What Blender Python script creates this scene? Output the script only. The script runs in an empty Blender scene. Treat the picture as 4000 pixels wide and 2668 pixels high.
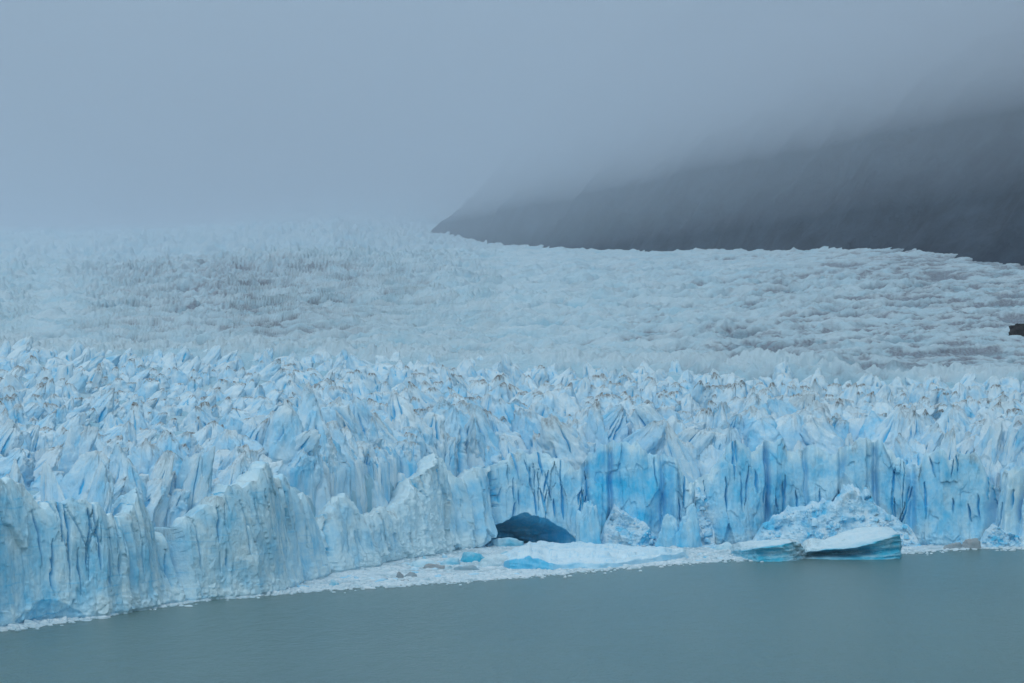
import bpy, math, random
import numpy as np

R = math.radians
rng = np.random.default_rng(11)
random.seed(11)
C = bpy.context.scene.collection
SC = bpy.context.scene

# ------------------------------------------------------------------ camera
CAMZ = 100.0            # metres above the lake
F = 9021.0              # focal length in pixels of a 4000 px wide frame
HZ = 1530.0             # row of the true horizon in that frame
cam = bpy.data.cameras.new('camera')
cam.sensor_width = 36.0
cam.lens = 36.0 * F / 4000.0
cam.shift_y = (HZ - 1334.0) / 4000.0
cam.clip_start = 1.0
cam.clip_end = 40000.0
camo = bpy.data.objects.new('camera', cam)
camo.location = (0, 0, CAMZ)
camo.rotation_euler = (R(90), 0, 0)
C.objects.link(camo)
SC.camera = camo

# ------------------------------------------------------------------ light
SUN_EL, SUN_AZ = R(52), R(-35)
w = bpy.data.worlds.new('World')
SC.world = w
w.use_nodes = True
nt = w.node_tree
bg = nt.nodes['Background']
sky = nt.nodes.new('ShaderNodeTexSky')
sky.sky_type = 'NISHITA'
sky.sun_disc = False
sky.sun_elevation = SUN_EL
sky.sun_rotation = SUN_AZ
sky.air_density = 1.0
sky.dust_density = 3.0
sky.ozone_density = 2.0
mx = nt.nodes.new('ShaderNodeMix')
mx.data_type = 'RGBA'
mx.inputs[0].default_value = 0.65
mx.inputs[7].default_value = (4.75, 6.15, 6.75, 1)       # even cloud cover
nt.links.new(sky.outputs[0], mx.inputs[6])
nt.links.new(mx.outputs[2], bg.inputs[0])
bg.inputs[1].default_value = 0.12
sun = bpy.data.lights.new('sun', 'SUN')
sun.energy = 1.3
sun.angle = R(18)
sun.color = (1.0, 0.96, 0.92)
suno = bpy.data.objects.new('sun', sun)
suno.rotation_euler = (R(90) - SUN_EL, 0, R(180) - SUN_AZ)
suno.rotation_euler = (R(34), R(-14), 0)
C.objects.link(suno)
SC.view_settings.view_transform = 'Standard'
SC.view_settings.look = 'None'
SC.view_settings.exposure = 0.68
SC.view_settings.gamma = 1.0
SC.cycles.max_bounces = 10
SC.cycles.diffuse_bounces = 8
SC.cycles.glossy_bounces = 2
SC.cycles.volume_bounces = 2
SC.cycles.use_denoising = True

# ------------------------------------------------------------------ noise
_p = np.random.default_rng(3).permutation(256)
PERM = np.concatenate([_p, _p, _p]).astype(np.int64)
_g = np.random.default_rng(4).normal(size=(256, 3))
GRAD = _g / np.linalg.norm(_g, axis=1, keepdims=True)


def perlin(x, y, z=0.0):
    x, y, z = np.broadcast_arrays(np.asarray(x, float), np.asarray(y, float), np.asarray(z, float))
    xi = np.floor(x); yi = np.floor(y); zi = np.floor(z)
    xf = x - xi; yf = y - yi; zf = z - zi
    xi = xi.astype(np.int64) & 255; yi = yi.astype(np.int64) & 255; zi = zi.astype(np.int64) & 255
    u = xf ** 3 * (xf * (xf * 6 - 15) + 10)
    v = yf ** 3 * (yf * (yf * 6 - 15) + 10)
    t = zf ** 3 * (zf * (zf * 6 - 15) + 10)
    def g(a, b, c):
        h = PERM[PERM[PERM[(xi + a) & 255] + ((yi + b) & 255)] + ((zi + c) & 255)]
        G = GRAD[h]
        return G[..., 0] * (xf - a) + G[..., 1] * (yf - b) + G[..., 2] * (zf - c)
    def lerp(a, b, k): return a + (b - a) * k
    x00 = lerp(g(0, 0, 0), g(1, 0, 0), u); x10 = lerp(g(0, 1, 0), g(1, 1, 0), u)
    x01 = lerp(g(0, 0, 1), g(1, 0, 1), u); x11 = lerp(g(0, 1, 1), g(1, 1, 1), u)
    return lerp(lerp(x00, x10, v), lerp(x01, x11, v), t) * 1.5


def fbm(x, y, z=0.0, o=4, gain=0.5):
    s = 0; a = 1.0; f = 1.0
    for k in range(o):
        s = s + a * perlin(np.asarray(x) * f + 17.3 * k, np.asarray(y) * f + 5.1 * k, np.asarray(z) * f + 9.7 * k)
        a *= gain; f *= 2.03
    return s


def ridged(x, y, z=0.0, o=4, gain=0.5):
    s = 0; a = 1.0; f = 1.0
    for k in range(o):
        n = 1 - np.abs(perlin(np.asarray(x) * f + 31.7 * k, np.asarray(y) * f + 11.9 * k, np.asarray(z) * f + 3.3 * k)) * 1.6
        s = s + a * n
        a *= gain; f *= 2.07
    return s


def worley(x, y, seed=0):
    """F1, F2, cell value, cell value 2, offset from the cell's point"""
    x = np.asarray(x, float); y = np.asarray(y, float)
    xi = np.floor(x).astype(np.int64); yi = np.floor(y).astype(np.int64)
    f1 = np.full(x.shape, 9.0); f2 = np.full(x.shape, 9.0)
    cid = np.zeros(x.shape, np.int64); vx = np.zeros(x.shape); vy = np.zeros(x.shape)
    for a in (-1, 0, 1):
        for b in (-1, 0, 1):
            h = PERM[PERM[(xi + a + seed * 7) & 255] + ((yi + b + seed * 13) & 255)]
            dx = xi + a + 0.1 + 0.8 * PERM[h + 37] / 255.0 - x
            dy = yi + b + 0.1 + 0.8 * PERM[h + 101] / 255.0 - y
            d = np.hypot(dx, dy)
            m = d < f1
            f2 = np.where(m, f1, np.minimum(f2, d))
            f1 = np.where(m, d, f1)
            cid = np.where(m, h, cid); vx = np.where(m, -dx, vx); vy = np.where(m, -dy, vy)
    return f1, f2, PERM[cid + 61] / 255.0, PERM[cid + 139] / 255.0, vx, vy


def sstep(a, b, x):
    t = np.clip((np.asarray(x, float) - a) / (b - a), 0, 1)
    return t * t * (3 - 2 * t)


def tab(x, pairs):
    p = np.array(pairs, float)
    return np.interp(x, p[:, 0], p[:, 1])


# ------------------------------------------------------------------ mesh helpers
def mesh_obj(name, verts, faces, mat, parent=None, loc=None, attrs=None, smooth=True):
    me = bpy.data.meshes.new(name)
    V = np.asarray(verts, np.float32).reshape(-1, 3)
    if loc is not None:
        V = V - np.asarray(loc, np.float32)
    Fq = [np.asarray(f, np.int32) for f in (faces if isinstance(faces, list) else [faces])]
    nl = sum(f.size for f in Fq); nf = sum(len(f) for f in Fq)
    me.vertices.add(len(V)); me.vertices.foreach_set('co', V.ravel())
    me.loops.add(nl); me.polygons.add(nf)
    me.loops.foreach_set('vertex_index', np.concatenate([f.ravel() for f in Fq]))
    tot = np.concatenate([np.full(len(f), f.shape[1], np.int32) for f in Fq])
    me.polygons.foreach_set('loop_start', np.concatenate([[0], np.cumsum(tot)[:-1]]).astype(np.int32))
    me.polygons.foreach_set('use_smooth', np.full(nf, smooth, bool))
    me.update(calc_edges=True)
    me.validate()
    for k, a in (attrs or {}).items():
        at = me.attributes.new(k, 'FLOAT', 'POINT')
        at.data.foreach_set('value', np.asarray(a, np.float32).ravel())
    me.materials.append(mat)
    o = bpy.data.objects.new(name, me)
    if loc is not None:
        o.location = loc
    C.objects.link(o)
    if parent is not None:
        o.parent = parent
    return o


def tag(o, label=None, cat=None, group=None, kind=None):
    if label: o['label'] = label
    if cat: o['category'] = cat
    if group: o['group'] = group
    if kind: o['kind'] = kind
    return o


def empty(name, loc=(0, 0, 0)):
    o = bpy.data.objects.new(name, None)
    o.location = loc
    C.objects.link(o)
    return o


def grid_faces(nr, nc, wrap=False):
    r = np.arange(nr - 1)[:, None]; c = np.arange(nc if wrap else nc - 1)[None, :]
    c2 = (c + 1) % nc
    return np.stack([r * nc + c, r * nc + c2, (r + 1) * nc + c2, (r + 1) * nc + c], -1).reshape(-1, 4)


def at(px, py, d):
    return np.array([(px - 2000.0) / F * d, d, CAMZ + (HZ - py) / F * d])


def dwater(py, z=0.0):
    return (CAMZ - z) * F / (py - HZ)


# ------------------------------------------------------------------ materials
def ice_material(name, white, blue, bump=0.35, bscale=1.0, rough=0.55, dirt=(0.16, 0.145, 0.13), soft=2.3):
    m = bpy.data.materials.new(name); m.use_nodes = True
    n = m.node_tree; L = n.links.new; N = n.nodes.new
    b = n.nodes['Principled BSDF']
    b.inputs['Roughness'].default_value = rough
    b.inputs['Specular IOR Level'].default_value = 0.25
    geo = N('ShaderNodeNewGeometry')
    def attr(k):
        a = N('ShaderNodeAttribute'); a.attribute_name = k; return a.outputs['Fac']
    def noise(scale, det, vec=None, rgh=0.6):
        t = N('ShaderNodeTexNoise'); t.inputs['Scale'].default_value = scale
        t.inputs['Detail'].default_value = det; t.inputs['Roughness'].default_value = rgh
        L(vec if vec is not None else geo.outputs['Position'], t.inputs['Vector']); return t.outputs['Fac']
    def ma(op, a, bb, clamp=False):
        t = N('ShaderNodeMath'); t.operation = op; t.use_clamp = clamp
        for i, v in enumerate((a, bb)):
            if isinstance(v, (int, float)): t.inputs[i].default_value = v
            else: L(v, t.inputs[i])
        return t.outputs[0]
    st = N('ShaderNodeMapping'); st.inputs['Scale'].default_value = (1, 1, 0.42)
    L(geo.outputs['Position'], st.inputs['Vector'])
    n1 = noise(0.09 * bscale, 5)
    n2 = noise(0.55 * bscale, 5, st.outputs[0])
    f = ma('ADD', attr('blue'), ma('MULTIPLY', ma('SUBTRACT', n1, 0.5), 0.75))
    f = ma('ADD', f, ma('MULTIPLY', ma('SUBTRACT', n2, 0.5), 0.55), True)
    c1 = N('ShaderNodeMix'); c1.data_type = 'RGBA'
    c1.inputs[6].default_value = (*white, 1); c1.inputs[7].default_value = (*blue, 1)
    L(f, c1.inputs[0])
    dn = noise(1.1 * bscale, 4, st.outputs[0])
    df = ma('MULTIPLY', attr('dirt'), ma('MULTIPLY', ma('SUBTRACT', dn, 0.28 if soft > 1.5 else -0.2), soft, True), True)
    c2 = N('ShaderNodeMix'); c2.data_type = 'RGBA'
    L(df, c2.inputs[0]); L(c1.outputs[2], c2.inputs[6]); c2.inputs[7].default_value = (*dirt, 1)
    L(c2.outputs[2], b.inputs['Base Color'])
    bn = N('ShaderNodeBump'); bn.inputs['Strength'].default_value = bump
    bn.inputs['Distance'].default_value = 1.2 / bscale
    h = ma('ADD', noise(0.5 * bscale, 6, st.outputs[0], 0.65), ma('MULTIPLY', noise(0.9 * bscale, 4), 0.6))
    L(h, bn.inputs['Height']); L(bn.outputs[0], b.inputs['Normal'])
    return m


ICE_WALL = ice_material('cliff ice', (0.62, 0.81, 0.87), (0.06, 0.51, 0.81), 0.5, 1.0)
ICE_PEAK = ice_material('pinnacle ice', (0.67, 0.82, 0.88), (0.07, 0.52, 0.83), 0.6, 1.0)
ICE_FIELD = ice_material('field ice', (0.52, 0.66, 0.72), (0.30, 0.56, 0.68), 0.7, 0.5, 0.65, (0.19, 0.21, 0.25), 1.1)
ICE_RUBBLE = ice_material('crushed ice', (0.64, 0.80, 0.87), (0.11, 0.54, 0.81), 0.6, 1.6, 0.65)
ICE_BERG = ice_material('berg ice', (0.60, 0.76, 0.82), (0.05, 0.46, 0.66), 0.35, 1.6, 0.4, (0.07, 0.065, 0.06))
ICE_FLOE = ice_material('floe ice', (0.64, 0.81, 0.88), (0.10, 0.52, 0.78), 0.4, 1.6, 0.5)
BRASH = ice_material('brash', (0.70, 0.80, 0.84), (0.30, 0.52, 0.62), 0.6, 2.0, 0.6, (0.20, 0.24, 0.25))
ICE_GREY = ice_material('dirty ice', (0.34, 0.38, 0.40), (0.25, 0.40, 0.48), 0.5, 2.0, 0.5)


def water_material():
    m = bpy.data.materials.new('lake water'); m.use_nodes = True
    n = m.node_tree; L = n.links.new; N = n.nodes.new
    b = n.nodes['Principled BSDF']
    b.inputs['IOR'].default_value = 1.33
    b.inputs['Roughness'].default_value = 0.22
    geo = N('ShaderNodeNewGeometry')
    mp = N('ShaderNodeMapping'); mp.inputs['Scale'].default_value = (0.0035, 0.0011, 1)
    L(geo.outputs['Position'], mp.inputs['Vector'])
    t = N('ShaderNodeTexNoise'); t.inputs['Scale'].default_value = 1.0; t.inputs['Detail'].default_value = 5
    L(mp.outputs[0], t.inputs['Vector'])
    cr = N('ShaderNodeValToRGB')
    cr.color_ramp.elements[0].position = 0.35; cr.color_ramp.elements[0].color = (0.085, 0.172, 0.170, 1)
    cr.color_ramp.elements[1].position = 0.7; cr.color_ramp.elements[1].color = (0.135, 0.228, 0.218, 1)
    L(t.outputs['Fac'], cr.inputs[0]); L(cr.outputs[0], b.inputs['Base Color'])
    mp2 = N('ShaderNodeMapping'); mp2.inputs['Scale'].default_value = (0.30, 0.16, 1); mp2.inputs['Rotation'].default_value = (0, 0, R(12))
    L(geo.outputs['Position'], mp2.inputs['Vector'])
    t2 = N('ShaderNodeTexNoise'); t2.inputs['Scale'].default_value = 1.0; t2.inputs['Detail'].default_value = 5; t2.inputs['Roughness'].default_value = 0.65
    L(mp2.outputs[0], t2.inputs['Vector'])
    bn = N('ShaderNodeBump'); bn.inputs['Strength'].default_value = 1.0; bn.inputs['Distance'].default_value = 1.6
    mp3 = N('ShaderNodeMapping'); mp3.inputs['Scale'].default_value = (0.10, 0.035, 1); mp3.inputs['Rotation'].default_value = (0, 0, R(-6))
    L(geo.outputs['Position'], mp3.inputs['Vector'])
    t3 = N('ShaderNodeTexNoise'); t3.inputs['Scale'].default_value = 1.0; t3.inputs['Detail'].default_value = 6; t3.inputs['Roughness'].default_value = 0.75
    L(mp3.outputs[0], t3.inputs['Vector'])
    sm_ = N('ShaderNodeMath'); sm_.operation = 'MULTIPLY_ADD'; sm_.inputs[1].default_value = 2.5
    L(t3.outputs['Fac'], sm_.inputs[0]); L(t2.outputs['Fac'], sm_.inputs[2])
    L(sm_.outputs[0], bn.inputs['Height']); L(bn.outputs[0], b.inputs['Normal'])
    return m


def rock_material(name, c1, c2, scale):
    m = bpy.data.materials.new(name); m.use_nodes = True
    n = m.node_tree; L = n.links.new; N = n.nodes.new
    b = n.nodes['Principled BSDF']; b.inputs['Roughness'].default_value = 0.95
    b.inputs['Specular IOR Level'].default_value = 0.1
    geo = N('ShaderNodeNewGeometry')
    t = N('ShaderNodeTexNoise'); t.inputs['Scale'].default_value = scale; t.inputs['Detail'].default_value = 8
    t.inputs['Roughness'].default_value = 0.7
    L(geo.outputs['Position'], t.inputs['Vector'])
    cr = N('ShaderNodeValToRGB')
    cr.color_ramp.elements[0].position = 0.38; cr.color_ramp.elements[0].color = (*c1, 1)
    cr.color_ramp.elements[1].position = 0.68; cr.color_ramp.elements[1].color = (*c2, 1)
    L(t.outputs['Fac'], cr.inputs[0]); L(cr.outputs[0], b.inputs['Base Color'])
    bn = N('ShaderNodeBump'); bn.inputs['Strength'].default_value = 0.8; bn.inputs['Distance'].default_value = 0.3 / scale
    L(t.outputs['Fac'], bn.inputs['Height']); L(bn.outputs[0], b.inputs['Normal'])
    return m


WATER = water_material()
MOUNT = rock_material('forested slope', (0.006, 0.014, 0.030), (0.040, 0.062, 0.092), 0.022)
ROCK = rock_material('dark rock', (0.02, 0.022, 0.026), (0.07, 0.07, 0.07), 0.2)

# ------------------------------------------------------------------ lie of the land
WLINE = [(-700, 2600), (-300, 2530), (0, 2450), (120, 2425), (300, 2410), (480, 2395), (620, 2370), (700, 2355), (900, 2332),
         (1100, 2292), (1300, 2245), (1450, 2212), (1560, 2188), (1700, 2163), (1850, 2143), (1950, 2131), (2100, 2127),
         (2300, 2127), (2700, 2127), (3000, 2125), (3300, 2125), (3550, 2127), (3800, 2130), (4000, 2137), (4300, 2148), (4700, 2160)]
TOPL = [(-700, 1900), (-300, 1930), (20, 1900), (80, 1885), (150, 1930), (200, 1965), (290, 1935), (340, 1960), (420, 1990), (480, 2020),
        (520, 2050), (560, 2010), (610, 1940), (650, 2010), (690, 2070), (730, 2100), (760, 2050), (830, 1980), (900, 1920), (960, 1865),
        (1000, 1830), (1040, 1815), (1080, 1850), (1120, 1860), (1180, 1890), (1240, 1950), (1290, 2010), (1330, 2050), (1370, 1960),
        (1400, 1930), (1430, 2010), (1470, 2020), (1530, 1985), (1560, 2010), (1600, 1960), (1650, 1900), (1700, 1840), (1750, 1770),
        (1780, 1800), (1800, 1900), (1830, 1845), (1860, 1900), (1890, 1830), (1950, 1830), (2000, 1800), (2050, 1770), (2100, 1780),
        (2150, 1790), (2200, 1800), (2260, 1850), (2300, 1790), (2340, 1760), (2380, 1740), (2440, 1730), (2500, 1745), (2550, 1790),
        (2600, 1780), (2650, 1800), (2700, 1900), (2740, 1880), (2800, 1830), (2850, 1740), (2900, 1720), (2950, 1770), (3000, 1740),
        (3060, 1720), (3100, 1780), (3150, 1760), (3200, 1740), (3250, 1790), (3320, 1740), (3380, 1720), (3430, 1730), (3480, 1760),
        (3540, 1830), (3590, 1830), (3620, 1780), (3680, 1760), (3720, 1800), (3780, 1770), (3820, 1800), (3870, 1930), (3900, 1850),
        (3950, 1830), (4000, 1850), (4300, 1800), (4700, 1800)]
CREST = [(-700, 1350), (0, 1365), (800, 1385), (1600, 1410), (2000, 1425), (2700, 1450), (3300, 1470), (4000, 1485), (4700, 1490)]


def dfront(px):
    return dwater(tab(px, WLINE))


def EK(px):
    k = sstep(-300, 4300, px) ** 1.5
    return 0.106 + 0.060 * k, 182 + 88 * k


def surf(px, d):
    """height of the glacier's mean surface"""
    E, K = EK(px)
    df = dfront(px)
    a = 44 + 0.02 * (d - df)
    b = CAMZ + E * d - K
    s = 8.0
    z = np.maximum(a, b) + s * np.log1p(np.exp(-np.abs(a - b) / s))
    c = 40 + 0.36 * (d - df - 12)                   # the broken ramp just behind the cliff
    z = np.minimum(z, c) - 5 * np.log1p(np.exp(-np.abs(z - c) / 5.0))
    # a swell that hides the far basin, then the far snowfield behind
    wl = 1 - sstep(1400, 2100, px)
    z = z - 1e-5 * tab(px, [(1300, 0), (1740, 0.9), (2200, 2.1), (3000, 4.9), (4000, 4)]) * np.clip(d - 2300, 0, None) ** 2
    z = z - 30 * wl * np.exp(-((d - 3900) / 260.0) ** 2) + 75 * sstep(4450, 5200, d) * sstep(700, 1600, px)
    return z


def surf_y(px, d):
    return HZ - (surf(px, d) - CAMZ) / d * F


def invert(px, py):
    """distance at which the mean surface is seen at row py"""
    d0 = float(dfront(px))
    dd = np.linspace(d0 + 5, 5000, 1500)
    yy = surf_y(np.full(dd.shape, px), dd)
    i = np.argmax(yy <= py)
    return dd[i] if yy[i] <= py else dd[-1]


# ------------------------------------------------------------------ water, sky-lit setting
wv = np.array([(-9000, -250, 0), (9000, -250, 0), (9000, 3000, 0), (-9000, 3000, 0)], float)
tag(mesh_obj('lake_water', wv, np.array([[0, 1, 2, 3]]), WATER), 'grey-green glacial lake with fine ripples', kind='structure')

# upper glacier: one sheet from behind the cliff to the far snowfield
def build_field():
    nc, nr = 1500, 760
    px = np.linspace(-700, 4700, nc)
    df = dfront(px)
    u = np.linspace(0, 1, nr)
    d_far = 5300.0
    # rows spread evenly in view angle, a little denser near the front
    bx_ = (px - 2000) / F * df
    cosn = np.abs(np.gradient(bx_)) / np.hypot(np.gradient(bx_), np.gradient(df))
    off = 20 / np.maximum(cosn, 0.35)
    kk_ = np.ones(91) / 91
    off = np.convolve(np.pad(off, 45, mode='edge'), kk_, 'valid')
    inv = (1 / (df + off))[None, :] * (1 - u[:, None]) + (1 / d_far) * u[:, None]
    d = 1 / inv
    P = np.broadcast_to(px, d.shape)
    X = (P - 2000) / F * d; Y = d
    z0 = surf(P, d)
    yc = tab(P, CREST)
    y0 = HZ - (z0 - CAMZ) / d * F
    belt = sstep(-30, 30, y0 - yc)                  # 1 in the belt of pinnacles, 0 above it
    wx = X + 18 * fbm(X / 70, Y / 70, 1.0, 2); wy = Y + 18 * fbm(X / 70, Y / 70, 7.0, 2)
    big = ridged(wx / 80, wy / 34, 2.0, 5, 0.44); big = (big - big.mean()) / big.std() * 0.5
    f1, f2, c1, c2, vx, vy = worley(wx / 52, wy / 24, 2)
    fin = np.clip(0.75 - f1, 0, 1) * (0.3 + c1)
    rough = 0.35 + 0.65 * sstep(0.35, 0.7, 0.5 + 0.5 * fbm(X / 420, Y / 420, 3.0, 3) + 0.15)
    flat = 1 - 0.6 * sstep(3100, 4000, P + 300 * fbm(X / 300, Y / 300, 8.0, 2)) * (1 - belt)
    amp = (7.0 + 6.0 * sstep(1900, 3200, d)) * flat
    h = amp * (big * 0.9 + fin * 0.9 * rough) + 9 * fbm(X / 240, Y / 170, 4.0, 3) * (1 - belt) * (1 - 0.6 * sstep(1600, 2400, P))
    h += 0.8 * fbm(X / 8, Y / 8, 5.0, 3) + (1 - belt) * (3.4 * (ridged(X / 26, Y / 13, 51.0, 3) - 1.2) + 2.6 * np.clip(fbm(X / 45, Y / 14, 53.0, 3), -0.2, 1))
    step = np.exp(-((y0 - (yc - 14)) / 16.0) ** 2)
    h += step * (6 * ridged(X / 13, Y / 13, 6.0, 3) - 2)
    h *= 1 - 0.55 * sstep(1130, 1020, y0) * sstep(1500, 2100, P)
    h -= 7 * belt + 8 * np.exp(-(d - df - off) / 45.0)
    fade = sstep(4300, 5300, d)
    Z = z0 + h * (1 - 0.7 * fade)
    # dirt bands: the debris-laden basin on the left, the streaked margin on the right
    m1 = np.exp(-((P - 950 + 0.15 * (y0 - 1200)) / 520.0) ** 2) * sstep(1010, 1060, y0) * (1 - sstep(1280, 1370, y0))
    m2 = sstep(2300, 3700, P + 0.9 * (y0 - 1250)) * (1 - sstep(1440, 1490, y0))
    m3 = 0.25 * sstep(980, 1020, y0) * (1 - belt) * sstep(1800, 2600, P)
    sml = ridged(X / 26, Y / 13, 51.0, 3); sml = (sml - sml.mean()) / sml.std()
    hol = sstep(0.35, -0.45, big + 0.4 * fbm(X / 30, Y / 18, 2.0, 3))
    patch = sstep(-0.3, 0.3, fbm(X / 120, Y / 45, 12.0, 4))
    dirt = np.clip((m1 * 2.8 + m2 * 2.9 + m3 * 2.6) * (0.45 + 0.7 * patch) * (0.3 + 1.2 * sstep(0.3, -1.2, sml + 0.6 * fbm(X / 22, Y / 9, 41.0, 3))) * (0.25 + 1.0 * hol), 0, 1.5)
    dirt = np.maximum(dirt, 0.4 * hol * sstep(0.1, 0.5, fbm(X / 60, Y / 30, 15.0, 3)) * (1 - belt))
    dirt = np.clip(dirt, 0, 1.1) * (1 - 0.9 * step)
    blue = 0.2 - 0.35 * step + 0.35 * fbm(X / 60, Y / 26, 9.0, 4) + 0.5 * belt + 0.55 * sstep(0.1, -0.6, big)  # last term paints hollows darker blue, standing in for shading between crests
    Z[0] = np.where((px > 1850) & (px < 2300), 24.0, 6.0)
    V = np.stack([X, Y, Z], -1)
    o = mesh_obj('glacier_surface', V, grid_faces(nr, nc), ICE_FIELD, attrs={'dirt': dirt, 'blue': np.clip(blue, 0, 1)})
    tag(o, 'crevassed glacier slope rising into the mist', kind='structure')


build_field()


def build_mountain():
    # valley side along the right margin; its spur ends where the far snowfield opens
    A = np.array([-182.0, 4500.0]); B = np.array([545.0, 2300.0])
    t = (B - A) / np.linalg.norm(B - A); n1 = np.array([-t[1], t[0]])      # into the slope
    n1 = n1 if n1[0] > 0 else -n1
    D2 = np.array([300.0, 9300.0]); t2 = (D2 - A) / np.linalg.norm(D2 - A); n2 = np.array([t2[1], -t2[0]])
    nr, nc = 420, 520
    a = np.linspace(-0.02, 1.0, nr) ** 1.0
    s = np.linspace(-0.62, 1.0, nc)
    # s runs along the margin, q into the slope
    S = (1 - np.broadcast_to(s, (nr, nc))) * 0
    L = np.linspace(-3200, 3700, nc)[None, :]; Q = (np.linspace(-0.03, 1.0, nr) ** 3 * 2300 + np.linspace(-30, 300, nr))[:, None]
    O = A
    X = O[0] + t[0] * L + n1[0] * Q; Y = O[1] + t[1] * L + n1[1] * Q
    q1 = Q + 0 * L
    q2 = (X - A[0]) * n2[0] + (Y - A[1]) * n2[1]
    q1 = q1 + 40 * fbm(X / 350, Y / 350, 1.0, 4); q2 = q2 + 38 * fbm(X / 160, Y / 160, 2.0, 4)
    f1 = 1.2 * np.minimum(q1, 180) + 0.75 * np.clip(q1 - 180, 0, 300) + 0.45 * np.clip(q1 - 480, 0, 5000)
    f2 = 1.3 * q2
    k = 25.0
    f = -k * np.log(np.exp(-np.clip(f1 / k, -30, 300)) + np.exp(-np.clip(f2 / k, -30, 300)))
    px = 2000 + F * X / np.maximum(Y, 500)
    base = CAMZ + (HZ - 985) / F * np.hypot(X, Y) * 1.0 - 60
    base = tab(Y, [(500, 60), (2392, 205), (3000, 252), (3776, 305), (4500, 360), (9300, 520)])
    Z = base + f + 26 * (ridged(X / 150, Y / 150, 5.0, 3) - 1.1) * sstep(0, 80, q1) + 12 * fbm(X / 60, Y / 60, 3.0, 4) + 3.5 * fbm(X / 14, Y / 14, 3.0, 3)
    Z = np.where(q2 < -40, base - 60, Z)
    o = mesh_obj('mountain', np.stack([X, Y, Z], -1), grid_faces(nr, nc), MOUNT)
    tag(o, 'dark mountainside fading into low cloud', kind='structure')


build_mountain()

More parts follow.
